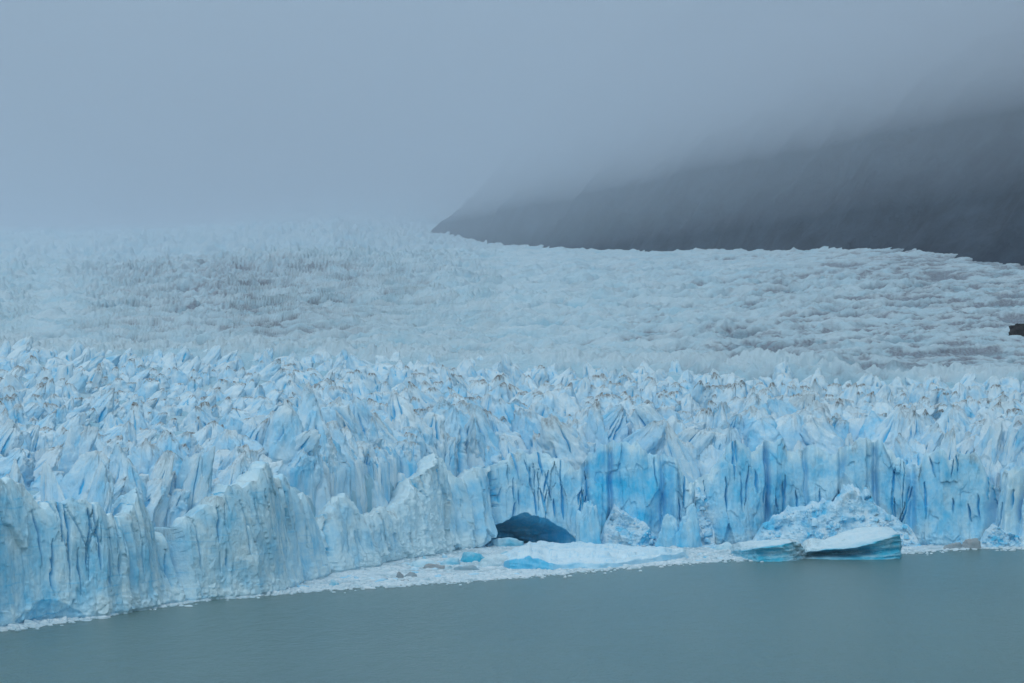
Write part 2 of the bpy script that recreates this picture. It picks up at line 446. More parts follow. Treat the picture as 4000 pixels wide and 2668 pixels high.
# ------------------------------------------------------------------ the ice cliff
def build_cliff():
    px = np.arange(-560, 4560, 2.3)
    df = dfront(px)
    bx = (px - 2000) / F * df; by = df
    k = np.ones(61) / 61
    sm = lambda v: np.convolve(np.pad(v, 30, mode='edge'), k, 'valid')
    bx = sm(bx); by = sm(by)
    tx = np.gradient(bx); ty = np.gradient(by)
    ds = np.hypot(tx, ty)
    s = np.cumsum(ds)
    nx = sm(ty / ds); ny = sm(-tx / ds)
    ln = np.hypot(nx, ny); nx /= ln; ny /= ln
    T = CAMZ + (HZ - tab(px, TOPL)) / F * (df + 9)
    f1, f2, c1, c2, vx, vy = worley(s / 7.0, np.zeros_like(s) + 0.5, 5)
    fT = sstep(1200, 1900, px)
    T = T + fT * (5.5 * (0.55 - f1) * (0.4 + c1) + 2.2 * (0.5 - worley(s / 2.6, np.zeros_like(s) + 9.5, 6)[0]))
    T = T + (1 - fT) * (5.0 * fbm(s / 16, 0.5, 2.0, 2) + 2.6 * (0.55 - worley(s / 6.0, np.zeros_like(s) + 3.5, 8)[0]) * 2)
    T = np.maximum(T, 12)
    nt_, nb = 150, 26
    t = np.concatenate([np.linspace(0, 1, nt_) ** 0.95, 1 + np.linspace(0, 1, nb + 1)[1:]])
    tf = np.minimum(t, 1)[:, None]; tb = np.maximum(t - 1, 0)[:, None]
    P = np.broadcast_to(px, (len(t), len(px))); S = np.broadcast_to(s, P.shape)
    Z = -1.5 + tf * (T + 1.5)[None, :]
    zr = Z
    rough = np.clip(np.exp(-((P - 1690) / 130) ** 2) + 0.8 * np.exp(-((P - 2740) / 50) ** 2) + 0.4 * np.exp(-((P - 1450) / 120.) ** 2), 0, 1)
    fl = 0.5 + 0.5 * sstep(1200, 2000, P)
    ws = S + 0.8 * fbm(S / 9, zr / 30, 1.0, 3); wz = zr + 4 * fbm(S / 12, zr / 18, 4.0, 3)
    D = np.zeros_like(Z)
    f1, f2, c1, c2, vx, vy = worley(ws / 13, wz / 45, 1)
    D += fl * ((3.0 + 3.0 * fl) * (c1 - 0.5) + vx * 5.0 * (c2 - 0.5))
    f1, f2, c1, c2, vx, vy = worley(ws / 5.2, wz / 17, 3)
    D += fl * (1.3 * (c1 - 0.5) + vx * 1.8 * (c2 - 0.5) + vy * 1.2 * (c1 - 0.5))
    f1, f2, c1, c2, vx, vy = worley(ws / 2.0, wz / 5.0, 4)
    D += (0.22 + 0.5 * rough) * ((c1 - 0.5) * 1.3 + vx * 0.8 * (c2 - 0.5))
    D += fl * (2.2 + 3.0 * fl) * fbm(S / 22, zr / 60, 2.0, 3) - 0.7 * (fl - 0.3) * np.abs(perlin(S / 3.2, zr / 30, 5.0)) + 0.22 * fbm(S / 2.4, zr / 3, 3.0, 4) + 0.5 * fbm(S / 9, zr / 12, 19.0, 3)
    D += 1.0 * rough * fbm(S / 3.5, zr / 3.5, 8.0, 4)
    low = sstep(13, 2, zr + 5 * fbm(S / 9, zr / 9, 13.0, 3))           # refrozen crust above the waterline
    D += 0.8 * low * fbm(S / 2.2, zr / 2.2, 14.0, 4) + 0.8 * low
    # buttresses and re-entrants
    for (c, wd, a) in [(735, 13, -15), (690, 30, -6), (1790, 5, -3), (300, 200, 7), (1000, 150, 12), (1320, 24, -12), (1440, 30, 4), (1670, 80, 4),
                       (1815, 10, -6), (1872, 12, -8), (2290, 14, -7), (2385, 9, -6), (2480, 70, 5), (2590, 10, -6), (2640, 16, 4),
                       (2735, 22, -12), (2900, 80, 7), (3003, 8, -8), (3150, 8, -5), (3290, 14, -7), (3420, 9, -7), (3560, 16, -8),
                       (3720, 110, 9), (3868, 14, -13), (3930, 16, 5), (3975, 8, -7), (1180, 14, -4), (520, 14, -5)]:
        D += a * np.exp(-((P - c - 6 * fbm(zr / 16, c, 0.0, 2)) / wd) ** 2) * (0.35 + 0.65 * sstep(0, 25, zr) if a < 0 else 1.0)
    # lens-shaped crevasses
    r2 = np.random.default_rng(5)
    slot = np.zeros_like(Z)
    cen = list(r2.uniform(-500, 4500, 120)) + list(r2.normal(1000, 120, 16)) + list(r2.uniform(0, 700, 26)) + list(r2.uniform(1900, 2300, 16))
    for c in cen:
        i = int(np.clip((c + 560) / 2.3, 0, len(px) - 1))
        s0 = s[i]; hh = r2.uniform(5, 17); z0 = T[i] * r2.uniform(0.35, 0.95) ; wd = r2.uniform(0.25, 0.95)
        lo, hi = max(i - 60, 0), min(i + 60, len(px))
        zz = Z[:, lo:hi]; ss = S[:, lo:hi]
        v = np.clip(1 - ((zz - z0) / hh) ** 2, 0, 1)
        off = ss - s0 - r2.normal(0, 0.12) * (zz - z0) - 0.9 * perlin(zz / 7, c, 0.0)
        g = np.exp(-(off / (wd * v + 0.03)) ** 4) * (v > 0)
        slot[:, lo:hi] = np.maximum(slot[:, lo:hi], g)
    D -= 3.6 * slot
    D -= 1.0 * sstep(1.6, 0.2, zr)
    # caves: the great arch and three small hollows
    zc = Z * 1.0
    cave = np.zeros_like(Z); caveid = np.zeros(Z.shape, int)
    nz = 1.0 + 0.09 * fbm(S / 6, zr / 6, 11.0, 2)
    for j, (x0, xc, x1, top, depth, pw) in enumerate([(1893, 2052, 2262, 20.5, 46, 0.75), (50, 165, 300, 9.5, 5.0, 0.8), (1775, 1790, 1806, 4.5, 7, 1.0), (-900, -899, -898, 1, 1, 1)]):
        dx = np.where(P < xc, (xc - P) / (xc - x0), (P - xc) / (x1 - xc))
        arch = top * np.clip(1 - np.clip(dx, 0, 1) ** 1.5, 0, 1) ** pw * nz
        r = np.clip(Z / np.maximum(arch, 0.01), 0, 5)
        r = np.maximum(r, np.clip(dx, 0, 9) ** 1.2)
        ins = (r < 1) & (dx < 1)
        cave = np.where(ins, depth * (0.4 + 0.6 * sstep(1.0, 0.25, (P - x0) / (x1 - x0)) if j == 0 else 1.0) * (1 - r ** (2.0 if j == 0 else 1.2)) * (0.93 + 0.07 * fbm(S / 6, zr / 4, 2.0, 2)), cave)
        caveid = np.where(ins & (j == 0), 1, caveid)
    r = np.hypot((P - 1549) / 9.0, (Z - 13.5) / 3.2); cave = np.where(r < 1, 5 * (1 - r ** 4), cave)
    D = np.where(caveid > 0, D * 0.5, D) - cave
    inner = np.where((Z > 18) & (cave <= 0), D - 0.13 * zr, 0).min(0) - 2.0
    lean = 0.13 * zr + 6.0 * tf ** 6 * 0.5
    back = lean + tb * (24 + 5 * fbm(S / 10, 1.0, 2.0, 2))
    X = bx[None, :] + nx[None, :] * (D * (1 - tb) - back)
    Y = by[None, :] + ny[None, :] * (D * (1 - tb) - back)
    Zf = Z - tb ** 1.9 * 28 + np.minimum(tb * 6, 1) * (1.6 * fbm(S / 4, tb * 5, 1.0, 3) + 3.0 * (worley(S / 5.5, tb * 4.0 + 3.3, 9)[2] - 0.6))
    # colour: clear old ice on fresh faces, weathered crust on the tops
    bl = tab(P, [(-700, .4), (0, .46), (450, .46), (700, .4), (1000, .3), (1300, .42), (1600, .36), (1900, .5), (2250, .55), (2350, .85), (2600, .85),
                 (2700, .45), (2790, .7), (2960, .75), (3100, .7), (3300, .5), (3600, .7), (3830, .65), (3900, .3), (4100, .35)])
    bl = bl * (1 - 0.65 * sstep(-9, -1, Z - T[None, :] + 4 * fbm(S / 6, zr / 9, 6.0, 3)))
    bl = 0.88 * bl + 0.34 * fbm(S / 12, zr / 15, 7.0, 4) - 0.35 * rough
    lay = (zr / 3.7 + 0.5 * fbm(S / 30, zr / 20, 33.0, 2)) % 1.0
    bl = bl - 0.25 * low + 0.3 * np.exp(-((lay - 0.5) / 0.06) ** 2) * sstep(0.0, 0.4, fbm(S / 20, zr / 8, 35.0, 2)) * (1 - sstep(1200, 1500, P))
    bl = np.clip(np.maximum(bl, slot * 0.95), 0, 1)
    bl = np.where(caveid > 0, 0.9, np.where(cave > 0, bl + 0.2, bl))
    dirt = 0.5 * sstep(0.25, 0.6, fbm(S / 9, zr / 14, 21.0, 4)) * sstep(-14, -3, Z - T[None, :]) * (slot < 0.2)
    V = np.stack([X, Y, Zf], -1)
    root = tag(empty('ice_cliff', (float(bx[1100]), float(by[1100]), 0.0)), 'long pale blue calving ice cliff rising from the lake', 'ice cliff')
    Vr = V - np.array(root.location)
    cuts = [(-560, 728, 'grey-blue rounded end wall nearest the viewer'), (728, 1312, 'pale fluted buttress cut by thin dark cracks'),
            (1312, 1572, 'low broken wall with leaning spikes'), (1572, 1870, 'rough crusted pillar with pointed top'),
            (1870, 2288, 'row of columns over the ice cave'), (2288, 2722, 'bright blue wall of smooth slabs'),
            (2722, 3000, 'blue buttress beside a crushed gully'), (3000, 3415, 'blue columns behind the rubble slope'),
            (3415, 3566, 'narrow leaning slabs'), (3566, 3866, 'broad teal buttress with square top'), (3866, 4560, 'white columns split by deep slots')]
    ncol = len(px)
    for (a, b, lab) in cuts:
        i0 = int(np.searchsorted(px, a)); i1 = min(int(np.searchsorted(px, b)) + 1, ncol)
        vv = Vr[:, i0:i1]; nr, nc = vv.shape[:2]
        fc = grid_faces(nr, nc)
        ci = caveid[:, i0:i1].ravel()
        isc = ci[fc].max(1) > 0
        ats = {'blue': bl[:, i0:i1].ravel(), 'dirt': dirt[:, i0:i1].ravel()}
        def sub(sel):
            ff = fc[sel]; used = np.unique(ff); mp = np.zeros(nr * nc, np.int64); mp[used] = np.arange(len(used))
            return vv.reshape(-1, 3)[used], mp[ff], {k: v[used] for k, v in ats.items()}
        v_, f_, a_ = sub(~isc)
        sec = mesh_obj('ice_buttress', v_, f_, ICE_WALL, root, attrs=a_)
        sec['label'] = lab
        if isc.any():
            v_, f_, a_ = sub(isc)
            cv = mesh_obj('ice_cave', v_, f_, ICE_WALL, sec, attrs=a_)
            cv['label'] = 'dark arched cave at the waterline'
    return px, bx + nx * inner, by + ny * inner, nx, ny, T


WALLINFO = build_cliff()

# ------------------------------------------------------------------ pinnacles
def pinnacle(r, W, Dp, H, lean=(0, 0), nu=48, nv=34, dirty=0.0, blue=0.3, slots=0, fin=0.5, yaw=0.0, steep=0.0):
    """a chiselled ice tower: broken planes meeting in a crest, standing on vertical roots"""
    ph = np.linspace(0, 2 * np.pi, nu, endpoint=False)[None, :]
    th = (np.linspace(0, 1, nv) ** 1.1 * R(140))[:, None]
    dx = np.sin(th) * np.cos(ph); dy = np.sin(th) * np.sin(ph); dz = np.cos(th) + 0 * ph
    n = r.integers(6, 10)
    az = np.arange(n) / n * 2 * np.pi + r.normal(0, 0.28, n) + r.uniform(0, 6.28)
    acc = 0; pw = r.uniform(34, 70)
    def cut(nx_, ny_, nz_, d):
        return (np.maximum(dx * nx_ + dy * ny_ + dz * nz_, 1e-3) / d) ** pw
    for a in az:
        ra = r.uniform(0.68, 1.05)
        ha = r.uniform(1.0, 1.35) * (1 + (0.4 + 1.6 * fin) * np.cos(a) ** 2) + steep
        l = math.hypot(ra, ha)
        acc = acc + cut(np.cos(a) * ha / l, np.sin(a) * ha / l, ra / l, ra * ha / l) + cut(np.cos(a), np.sin(a), 0.0, ra)
    for i in range(r.integers(3, 7)):               # chipped shoulders and broken ends
        e = r.uniform(0.15, 1.0); a2 = r.uniform(0, 6.28)
        acc = acc + cut(np.cos(a2) * math.cos(e), np.sin(a2) * math.cos(e), math.sin(e), r.uniform(0.72, 0.98))
    if r.random() < 0.5:
        nn = np.array([r.uniform(-0.8, 0.8), r.uniform(-0.3, 0.1), 1.0]); nn /= np.linalg.norm(nn)
        acc = acc + cut(nn[0], nn[1], nn[2], r.uniform(0.7, 0.95))
    rad = np.minimum(acc ** (-1 / pw), 1.9)
    sd = r.uniform(0, 200)
    u = rad * dx; v = rad * dy; q = rad * dz
    w1 = worley(ph * 1.9 + 0.3 * fbm(dx * 2 + sd, dy * 2, q, 2), q * 3.0 + sd, int(sd) % 30)
    w2 = worley(ph * 4.5 + 0.4 * w1[2], q * 7.0 + sd, int(sd) % 30 + 3)
    m = 1 + 0.07 * (w2[2] - 0.5) + 0.10 * w2[4] * (w2[3] - 0.5) + 0.06 * fbm(u * 1.8 + sd, v * 1.8, q * 1.8, 3) + 0.035 * fbm(u * 6 + sd, v * 6, q * 5, 3) + 0.18 * (w1[2] - 0.5) + 0.22 * w1[4] * (w1[3] - 0.5) + 0.2 * w1[5] * (w1[2] - 0.5)
    slot = np.zeros_like(rad)
    for k in range(slots):
        a0 = r.uniform(R(205), R(335)); q0 = r.uniform(0.1, 0.75); hh = r.uniform(0.15, 0.45); wd = r.uniform(0.05, 0.14)
        g = np.clip(1 - ((q - q0) / hh) ** 2, 0, 1)
        ang = (ph - a0 - r.normal(0, 0.3) * (q - q0) - 0.08 * perlin(q * 6, sd + k))
        slot = np.maximum(slot, np.exp(-(ang / (wd * g + 0.004)) ** 4) * (g > 0))
    m = m * (1 - 0.32 * slot)
    u = u * m; v = v * m; q = q * (1 + 0.4 * (m - 1)) + 0.035 * fbm(u * 5 + sd, v * 5, 3.0, 3) * (q > 0.3)
    qq = np.clip(q, -0.4, 1.5)
    X = u * W / 2 + lean[0] * qq; Y = v * Dp / 2 + lean[1] * qq
    Z = np.where(q < 0, q * max(1.8 * H, 58.0), q * H)
    cy, sy = math.cos(yaw), math.sin(yaw)
    X, Y = X * cy - Y * sy, X * sy + Y * cy
    top = q / max(q.max(), 1e-3)
    st = fbm(u * 7 + sd, v * 7, q * 1.2, 3)
    d = dirty * sstep(0.72, 0.95, top + 0.16 * st) + 0.45 * dirty * sstep(0.25, 0.6, st) * sstep(0.4, 0.95, top)
    b = blue + 0.3 * (w1[3] - 0.5) + 0.3 * fbm(u * 1.5 + sd + 9, v * 1.5, q * 1.2, 2) - 0.22 * sstep(0.6, 1.0, top)
    b = np.clip(np.maximum(b, slot), 0, 1)
    return np.stack([X, Y, Z], -1), np.clip(d, 0, 1.4), b


ZONES = [(350, 'above the small waterline arch'), (760, 'left of the V notch'), (1160, 'above the fluted buttress'),
         (1500, 'above the low broken wall'), (1850, 'behind the rough pillar'), (2270, 'above the ice cave'),
         (2700, 'above the bright blue wall'), (3000, 'above the crushed gully'), (3350, 'above the rubble slope'),
         (3600, 'above the tilted iceberg'), (9000, 'above the square teal buttress')]
ROWN = ['first', 'second', 'third', 'fourth', 'fifth', 'sixth', 'seventh', 'eighth', 'ninth', 'tenth', 'eleventh', 'twelfth', 'thirteenth', 'fourteenth', 'fifteenth', 'sixteenth', 'seventeenth', 'eighteenth', 'nineteenth', 'twentieth', 'twenty-first', 'twenty-second']
ORD = ['leftmost', 'second', 'third', 'fourth', 'fifth', 'sixth', 'seventh', 'eighth', 'ninth', 'tenth', 'eleventh']


def zone(px):
    for i, (e, z) in enumerate(ZONES):
        if px < e:
            return i
    return len(ZONES) - 1


def clear_of_wall(x, d, need):
    px, bx, by, nx, ny, T = WALLINFO
    k = np.exp(-((x - 1420) / 260.0) ** 2)
    need = need * (1 + 0.7 * k) + 7 * k
    for i in range(90):
        X = (x - 2000) / F * d
        if np.hypot(bx[::6] - X, by[::6] - d).min() >= need and d > float(dfront(x)):
            break
        d += 2.5
    return d


def build_pinnacles():
    r = np.random.default_rng(21)
    rows = 19
    cand = []
    for k in range(rows + 3):
        f = (k + 0.35) / rows
        wpx = 112 - 64 * f ** 0.7
        x = -420 + r.uniform(0, wpx)
        while x < 4420:
            yr = tab(x, TOPL) - 10; yr = min(max(yr, 1750), 1960)
            yc = tab(x, CREST) + 46
            y = yr + (yc - yr) * f ** 0.9 + r.normal(0, 13)
            d = invert(x, y + 25)
            df = float(dfront(x))
            ww = wpx * r.uniform(0.7, 2.1) * (1.3 if k < 4 else 1)
            d = clear_of_wall(x, max(d, df + 5), 1.5 + 0.46 * ww * d / F)
            cand.append((k, x, d, ww, f))
            x += wpx * r.uniform(0.45, 0.95)
    inside = [c for c in cand if -60 < c[1] < 4060]
    inside.sort(key=lambda c: c[0])
    solo = set(id(c) for c in inside[:300])
    many = {}
    restV, restF, restD, restB = [], [], [], []
    nv_tot = 0
    for c in cand:
        k, x, d, ww, f = c
        m = d / F
        W = ww * m; H = W * r.uniform(0.42, 0.9) * (1.0 if k < 5 else 0.9); H = min(H, 30)
        Dp = W * r.uniform(0.45, 0.9)
        ln = (r.normal(0, 0.22) * W + (0.25 * W if x < 1100 else -0.1 * W if x < 2000 else 0.08 * W), r.uniform(-0.1, 0.25) * W)
        dirty = float(np.clip(r.uniform(-0.1, 1.8) * (0.3 + 1.3 * f), 0, 1.5)) * (1.0 if f < 0.97 else 0.25)
        blue = float(np.clip(r.normal(0.30 - 0.16 * f, 0.12), 0.03, 0.7))
        big = k < 6
        one = id(c) in solo
        nu, nv = (100, 56) if k < 6 else (64, 40) if k < 12 else (40, 28)
        V, dd, bb = pinnacle(r, W, Dp, H, ln, nu, nv, dirty, blue, slots=int(r.integers(1, 6)) if big else int(r.integers(0, 3)), fin=r.uniform(0, 1.0), yaw=r.normal(0, 0.5))
        zb = float(surf(x, d)) - 3 + 2.0 * r.normal()
        loc = np.array([(x - 2000) / F * d, d, zb])
        V[..., 2] = np.maximum(V[..., 2], 21.5 - zb)
        fc = grid_faces(nv, nu, True)
        if one:
            o = mesh_obj('ice_pinnacle', V, fc, ICE_PEAK, attrs={'dirt': dd, 'blue': bb})
            o.location = loc
            many.setdefault((zone(x), k), []).append((x, o, dirty, blue, ln[0] / W))
        else:
            restV.append(V.reshape(-1, 3) + loc); restF.append(fc + nv_tot); restD.append(dd.ravel()); restB.append(bb.ravel())
            nv_tot += V.size // 3
    for (zi, k), lst in many.items():
        lst.sort(key=lambda e: e[0])
        for j, (x, o, dirty, blue, ln) in enumerate(lst):
            look = 'dirt-capped' if dirty > 0.45 else 'bluish' if blue > 0.38 else 'whitish'
            pos = ORD[j] + (' from left' if j else '') if len(lst) > 1 else 'lone'
            tag(o, f'{look} ice pinnacle, {pos} in the {ROWN[k]} row, {ZONES[zi][1]}', 'ice pinnacle', 'ice pinnacles crowded behind the cliff edge')
    o = mesh_obj('distant_pinnacles', np.concatenate(restV), np.concatenate(restF), ICE_PEAK, attrs={'dirt': np.concatenate(restD), 'blue': np.concatenate(restB)})
    tag(o, 'mass of small dirt-streaked ice peaks towards the glacier crest', 'ice peaks', kind='stuff')


build_pinnacles()


def big_slabs():
    r = np.random.default_rng(90)
    L = [(60, 1790, 170, 50, 1, 'broad pale slab at the left margin of the cliff edge'),
         (210, 1800, 190, -40, 2, 'wide leaning slab above the small waterline arch'),
         (390, 1790, 150, 60, 2, 'slab with blue slots left of the V notch'),
         (500, 1850, 220, 60, 3, 'long curved slab sliding towards the V notch'),
         (610, 1760, 160, 70, 3, 'tall slab standing directly behind the V notch'),
         (760, 1740, 190, 80, 3, 'white tilted slab right of the V notch'),
         (880, 1760, 150, 60, 2, 'tilted slab above the fluted buttress shoulder'),
         (1180, 1720, 150, -30, 3, 'slab with a wide blue slot above the fluted buttress'),
         (1320, 1750, 230, -110, 3, 'long smooth slab falling to the right above the low wall'),
         (1440, 1740, 170, -80, 3, 'fluted slab leaning left above the low wall'),
         (1570, 1720, 150, -50, 2, 'blue-sided slab left of the rough pillar'),
         (1660, 1740, 120, 50, 1, 'narrow slab behind the rough pillar'),
         (1745, 1690, 110, 40, 1, 'dirt-stained spire directly behind the rough pillar'),
         (1815, 1572, 110, 0, 1, 'rounded blade split by a bright blue crack'),
         (1985, 1690, 150, -20, 2, 'slab at the left above the ice cave'),
         (2120, 1680, 150, -50, 2, 'leaning slab centred above the ice cave'),
         (2240, 1690, 140, -40, 2, 'slab above the cave’s right lip'),
         (2640, 1650, 140, -80, 2, 'slab falling rightwards beside the crushed gully'),
         (2820, 1640, 260, 130, 2, 'large smooth white slab tilted right over the gully'),
         (3060, 1715, 110, 0, 1, 'rounded spire left above the rubble slope'),
         (3125, 1718, 100, 0, 1, 'second rounded spire above the rubble slope'),
         (3330, 1690, 130, -20, 2, 'pale slab above the rubble apex'),
         (3520, 1690, 150, -60, 2, 'slab behind the narrow leaning slabs'),
         (3700, 1660, 140, 30, 2, 'white ribbed slab behind the teal buttress'),
         (3860, 1640, 150, 60, 3, 'tall white slab right of the teal buttress'),
         (3965, 1660, 130, 30, 2, 'last white slab at the right margin')]
    for (x, yt, wp, ln, ns, lab) in L:
        df = float(dfront(x)); m0 = df / F
        d = clear_of_wall(x, df + 4, 2 + 0.5 * wp * m0)
        if yt < 1600: d = clear_of_wall(x, invert(x, 1610), 14 + 0.5 * wp * m0)
        m = d / F
        zt = CAMZ + (HZ - yt) * m
        zb = min(float(surf(x, d)) - 10, zt - 18)
        V, dd, bb = pinnacle(r, wp * m, wp * m * 0.55, zt - zb, (ln * m, 3.0), 120, 72, r.uniform(0, .5), r.uniform(.1, .35), ns + 1, r.uniform(.1, .6), r.normal(0, .25), 0.35)
        V = V * np.array([1, 1, (zt - zb) / V[..., 2].max()])
        V[..., 2] = np.maximum(V[..., 2], 21.5 - zb)
        o = mesh_obj('ice_slab', V, grid_faces(72, 120, True), ICE_PEAK, attrs={'dirt': dd, 'blue': bb})
        o.location = ((x - 2000) * m - 0.6 * ln * m, d, zb)
        tag(o, lab, 'ice slab', 'big tilted slabs along the cliff edge', 'thing')


big_slabs()

# ------------------------------------------------------------------ chunks
def chunk(r, W, Dp, H, nu=14, nv=9, blue=0.2, dirt=0.0, planes=9, rough=0.10):
    ph = np.linspace(0, 2 * np.pi, nu, endpoint=False)[None, :]
    th = np.linspace(0.02, R(120), nv)[:, None]
    dx = np.sin(th) * np.cos(ph); dy = np.sin(th) * np.sin(ph); dz = np.cos(th) + 0 * ph
    acc = 0; pw = 16
    for i in range(planes):
        a = r.uniform(0, 6.28); e = r.uniform(-0.1, 1.0) if i > 4 else r.uniform(-0.1, 0.5)
        if i < 5: a = i * 1.257 + r.normal(0, 0.25)
        n = (math.cos(e) * math.cos(a), math.cos(e) * math.sin(a), math.sin(e))
        acc = acc + (np.maximum(dx * n[0] + dy * n[1] + dz * n[2], 1e-3) / r.uniform(0.65, 1.1)) ** pw
    n = np.array([r.normal(0, .25), r.normal(0, .25), 1]); n /= np.linalg.norm(n)
    acc = acc + (np.maximum(dx * n[0] + dy * n[1] + dz * n[2], 1e-3) / r.uniform(0.6, 1.0)) ** pw
    rad = np.minimum(acc ** (-1 / pw), 1.6)
    sd = r.uniform(0, 200)
    rad = rad * (1 + rough * fbm(dx * 2.2 + sd, dy * 2.2, dz * 2.2, 3))
    V = np.stack([rad * dx * W / 2, rad * dy * Dp / 2, rad * dz * H], -1)
    b = np.clip(blue + 0.3 * fbm(dx * 1.5 + sd, dy * 1.5, dz * 1.5, 2) + 0.25 * (1 - dz), 0, 1)
    d = np.clip(dirt * (0.6 + 0.8 * fbm(dx * 2 + sd, dy * 2 + 5, dz * 2, 3)), 0, 1)
    return V, b, d


def merged(items):
    Vs, Fs, Bs, Ds = [], [], [], []; n = 0
    for V, fc, b, d in items:
        V = np.asarray(V).reshape(-1, 3)
        Vs.append(V); Fs.append(fc + n); Bs.append(np.ravel(b)); Ds.append(np.ravel(d)); n += len(V)
    return np.concatenate(Vs), np.concatenate(Fs), np.concatenate(Bs), np.concatenate(Ds)


# rubble heaps at the cliff foot
def rubble(outline, dbase, label, seed, n_blocks, rise=0.5):
    """outline: (px, row of the heap's upper edge); the heap leans back against the wall"""
    r = np.random.default_rng(seed)
    x0, x1 = outline[0][0], outline[-1][0]
    nc = int((x1 - x0) / 2.0); nr = 90
    px = np.linspace(x0, x1, nc); m = dbase / F
    top = (tab(px, outline) - 2127) * -m
    top = np.maximum(top * (1 + 0.14 * fbm(px / 40.0, seed, 0.5, 3)), 0.05)
    v = np.linspace(0, 1, nr)[:, None]
    Zh = v * top[None, :]
    X = np.broadcast_to((px - 2000) * m, Zh.shape).copy()
    Yo = dbase - 6 + Zh * rise + 0 * X
    f1, f2, c1, c2, vx, vy = worley(X / 5.0, Zh / 4.2, seed)
    g1, g2, e1, e2, wx, wy = worley(X / 1.5, Zh / 1.2, seed + 3)
    blk = sstep(-0.1, 0.3, fbm(X / 10, Zh / 10, seed + 4.0, 2))
    dsp = blk * (3.4 * (c1 - 0.4) + 4.0 * vx * (c2 - .5) + 2.0 * vy * (c1 - .5)) + 0.5 * (e1 - 0.4) + 0.5 * wy * (e2 - .5) + 5.0 * fbm(X / 16, Zh / 11, seed, 4) + 0.5 * fbm(X / 1.6, Zh / 1.4, seed, 3)
    edge = sstep(0, 0.12, 1 - v) * np.sin(np.linspace(0, np.pi, nc))[None, :] ** 0.4
    Y = Yo - dsp * edge + 8 * (1 - edge) * v
    Z = Zh + 0.5 * dsp * edge * 0.6 - 0.8
    b = np.clip(0.25 + 0.8 * blk * (0.35 + c2 - 0.5) + 0.5 * fbm(X / 14, Zh / 10, 2.0 + seed, 3), 0, 1)
    items = [(np.stack([X, Y, Z], -1), grid_faces(nr, nc), b, 0 * b + 0.0)]
    for i in range(n_blocks):
        a = r.uniform(0.04, 0.96); j = int(a * (nc - 1)); vv = r.uniform(0, 0.95) ; k = int(vv * (nr - 1))
        s = r.uniform(0.4, 1.3) * (2.4 if r.random() < 0.12 else 1)
        V, bb, dd = chunk(r, s * r.uniform(.8, 1.8), s * 1.3, s * r.uniform(.5, 1.0), 10, 7, r.uniform(0, 0.5))
        items.append((V + np.array([X[k, j], Y[k, j] - 0.5, Z[k, j]]), grid_faces(7, 10, True), bb, dd))
    V, fc, b, d = merged(items)
    o = mesh_obj('ice_rubble', V, fc, ICE_RUBBLE, loc=(float(X.mean()), dbase, 0), attrs={'blue': b, 'dirt': d})
    tag(o, label, 'ice rubble', 'heaps of crushed ice against the cliff')


rubble([(2335, 2115), (2370, 2030), (2405, 1965), (2450, 1985), (2500, 2010), (2550, 2065), (2590, 2118)], 1500, 'small white rubble heap between the ice cave and the two stumps', 2, 90)
rubble([(2930, 2118), (2980, 2040), (3060, 1990), (3180, 1965), (3260, 1935), (3310, 1900), (3400, 1900), (3440, 1960), (3500, 2000), (3570, 2060), (3600, 2118)], 1492,
       'broad crushed ice slope behind the tilted iceberg', 4, 220, 0.45)
rubble([(3820, 2122), (3860, 2060), (3890, 2035), (3940, 2060), (4040, 2088), (4100, 2120)], 1486, 'low rubble heap beside the right buttress', 6, 120, 0.6)
rubble([(2695, 2118), (2705, 2030), (2720, 1900), (2750, 1895), (2790, 1890), (2800, 1960), (2775, 2060), (2790, 2118)], 1512, 'narrow chute of broken ice down the gully', 8, 90, 0.35)


def stump(px, ytop, wpx, d, label, seed, ybase=2127):
    r = np.random.default_rng(seed)
    m = d / F
    V, bb, dd = chunk(r, wpx * m * 1.2, wpx * m * 0.9, (ybase - ytop) * m * 1.1, 72, 48, 0.4, 0.0, 9, 0.22)
    V = V + 0.35 * np.stack([fbm(V[..., 0] / 2, V[..., 1] / 2, V[..., 2] / 3 + k * 9, 3) for k in range(3)], -1)
    o = mesh_obj('ice_stump', V, grid_faces(48, 72, True), ICE_WALL, attrs={'dirt': dd, 'blue': bb})
    o.location = ((px - 2000) * m, d, 0.0)
    tag(o, label, 'ice block', 'detached ice blocks at the cliff foot')


stump(2612, 1985, 95, 1490, 'ragged two-pointed ice block right of the small rubble heap', 3)
stump(2685, 1978, 85, 1488, 'rounded tall ice block beside the gully foot', 9)
stump(2300, 1935, 90, 1490, 'blue leaning ice block at the right lip of the cave', 12)
stump(1838, 1835, 50, 1510, 'slender isolated ice spire left of the cave columns', 14, 1990)

# ------------------------------------------------------------------ lake ice
EDGE = [(-400, 2560), (0, 2466), (130, 2452), (280, 2430), (400, 2412), (480, 2394), (800, 2346), (860, 2338), (1000, 2326), (1200, 2311), (1500, 2293),
        (1800, 2276), (2000, 2260), (2200, 2244), (2500, 2216), (2700, 2201), (2900, 2189), (3060, 2180), (3530, 2162), (3700, 2152), (3850, 2145), (4000, 2143), (4400, 2156)]


def brash_span(px):
    yi = tab(px, WLINE) - 6
    yo = tab(px, EDGE)
    return yi, yo


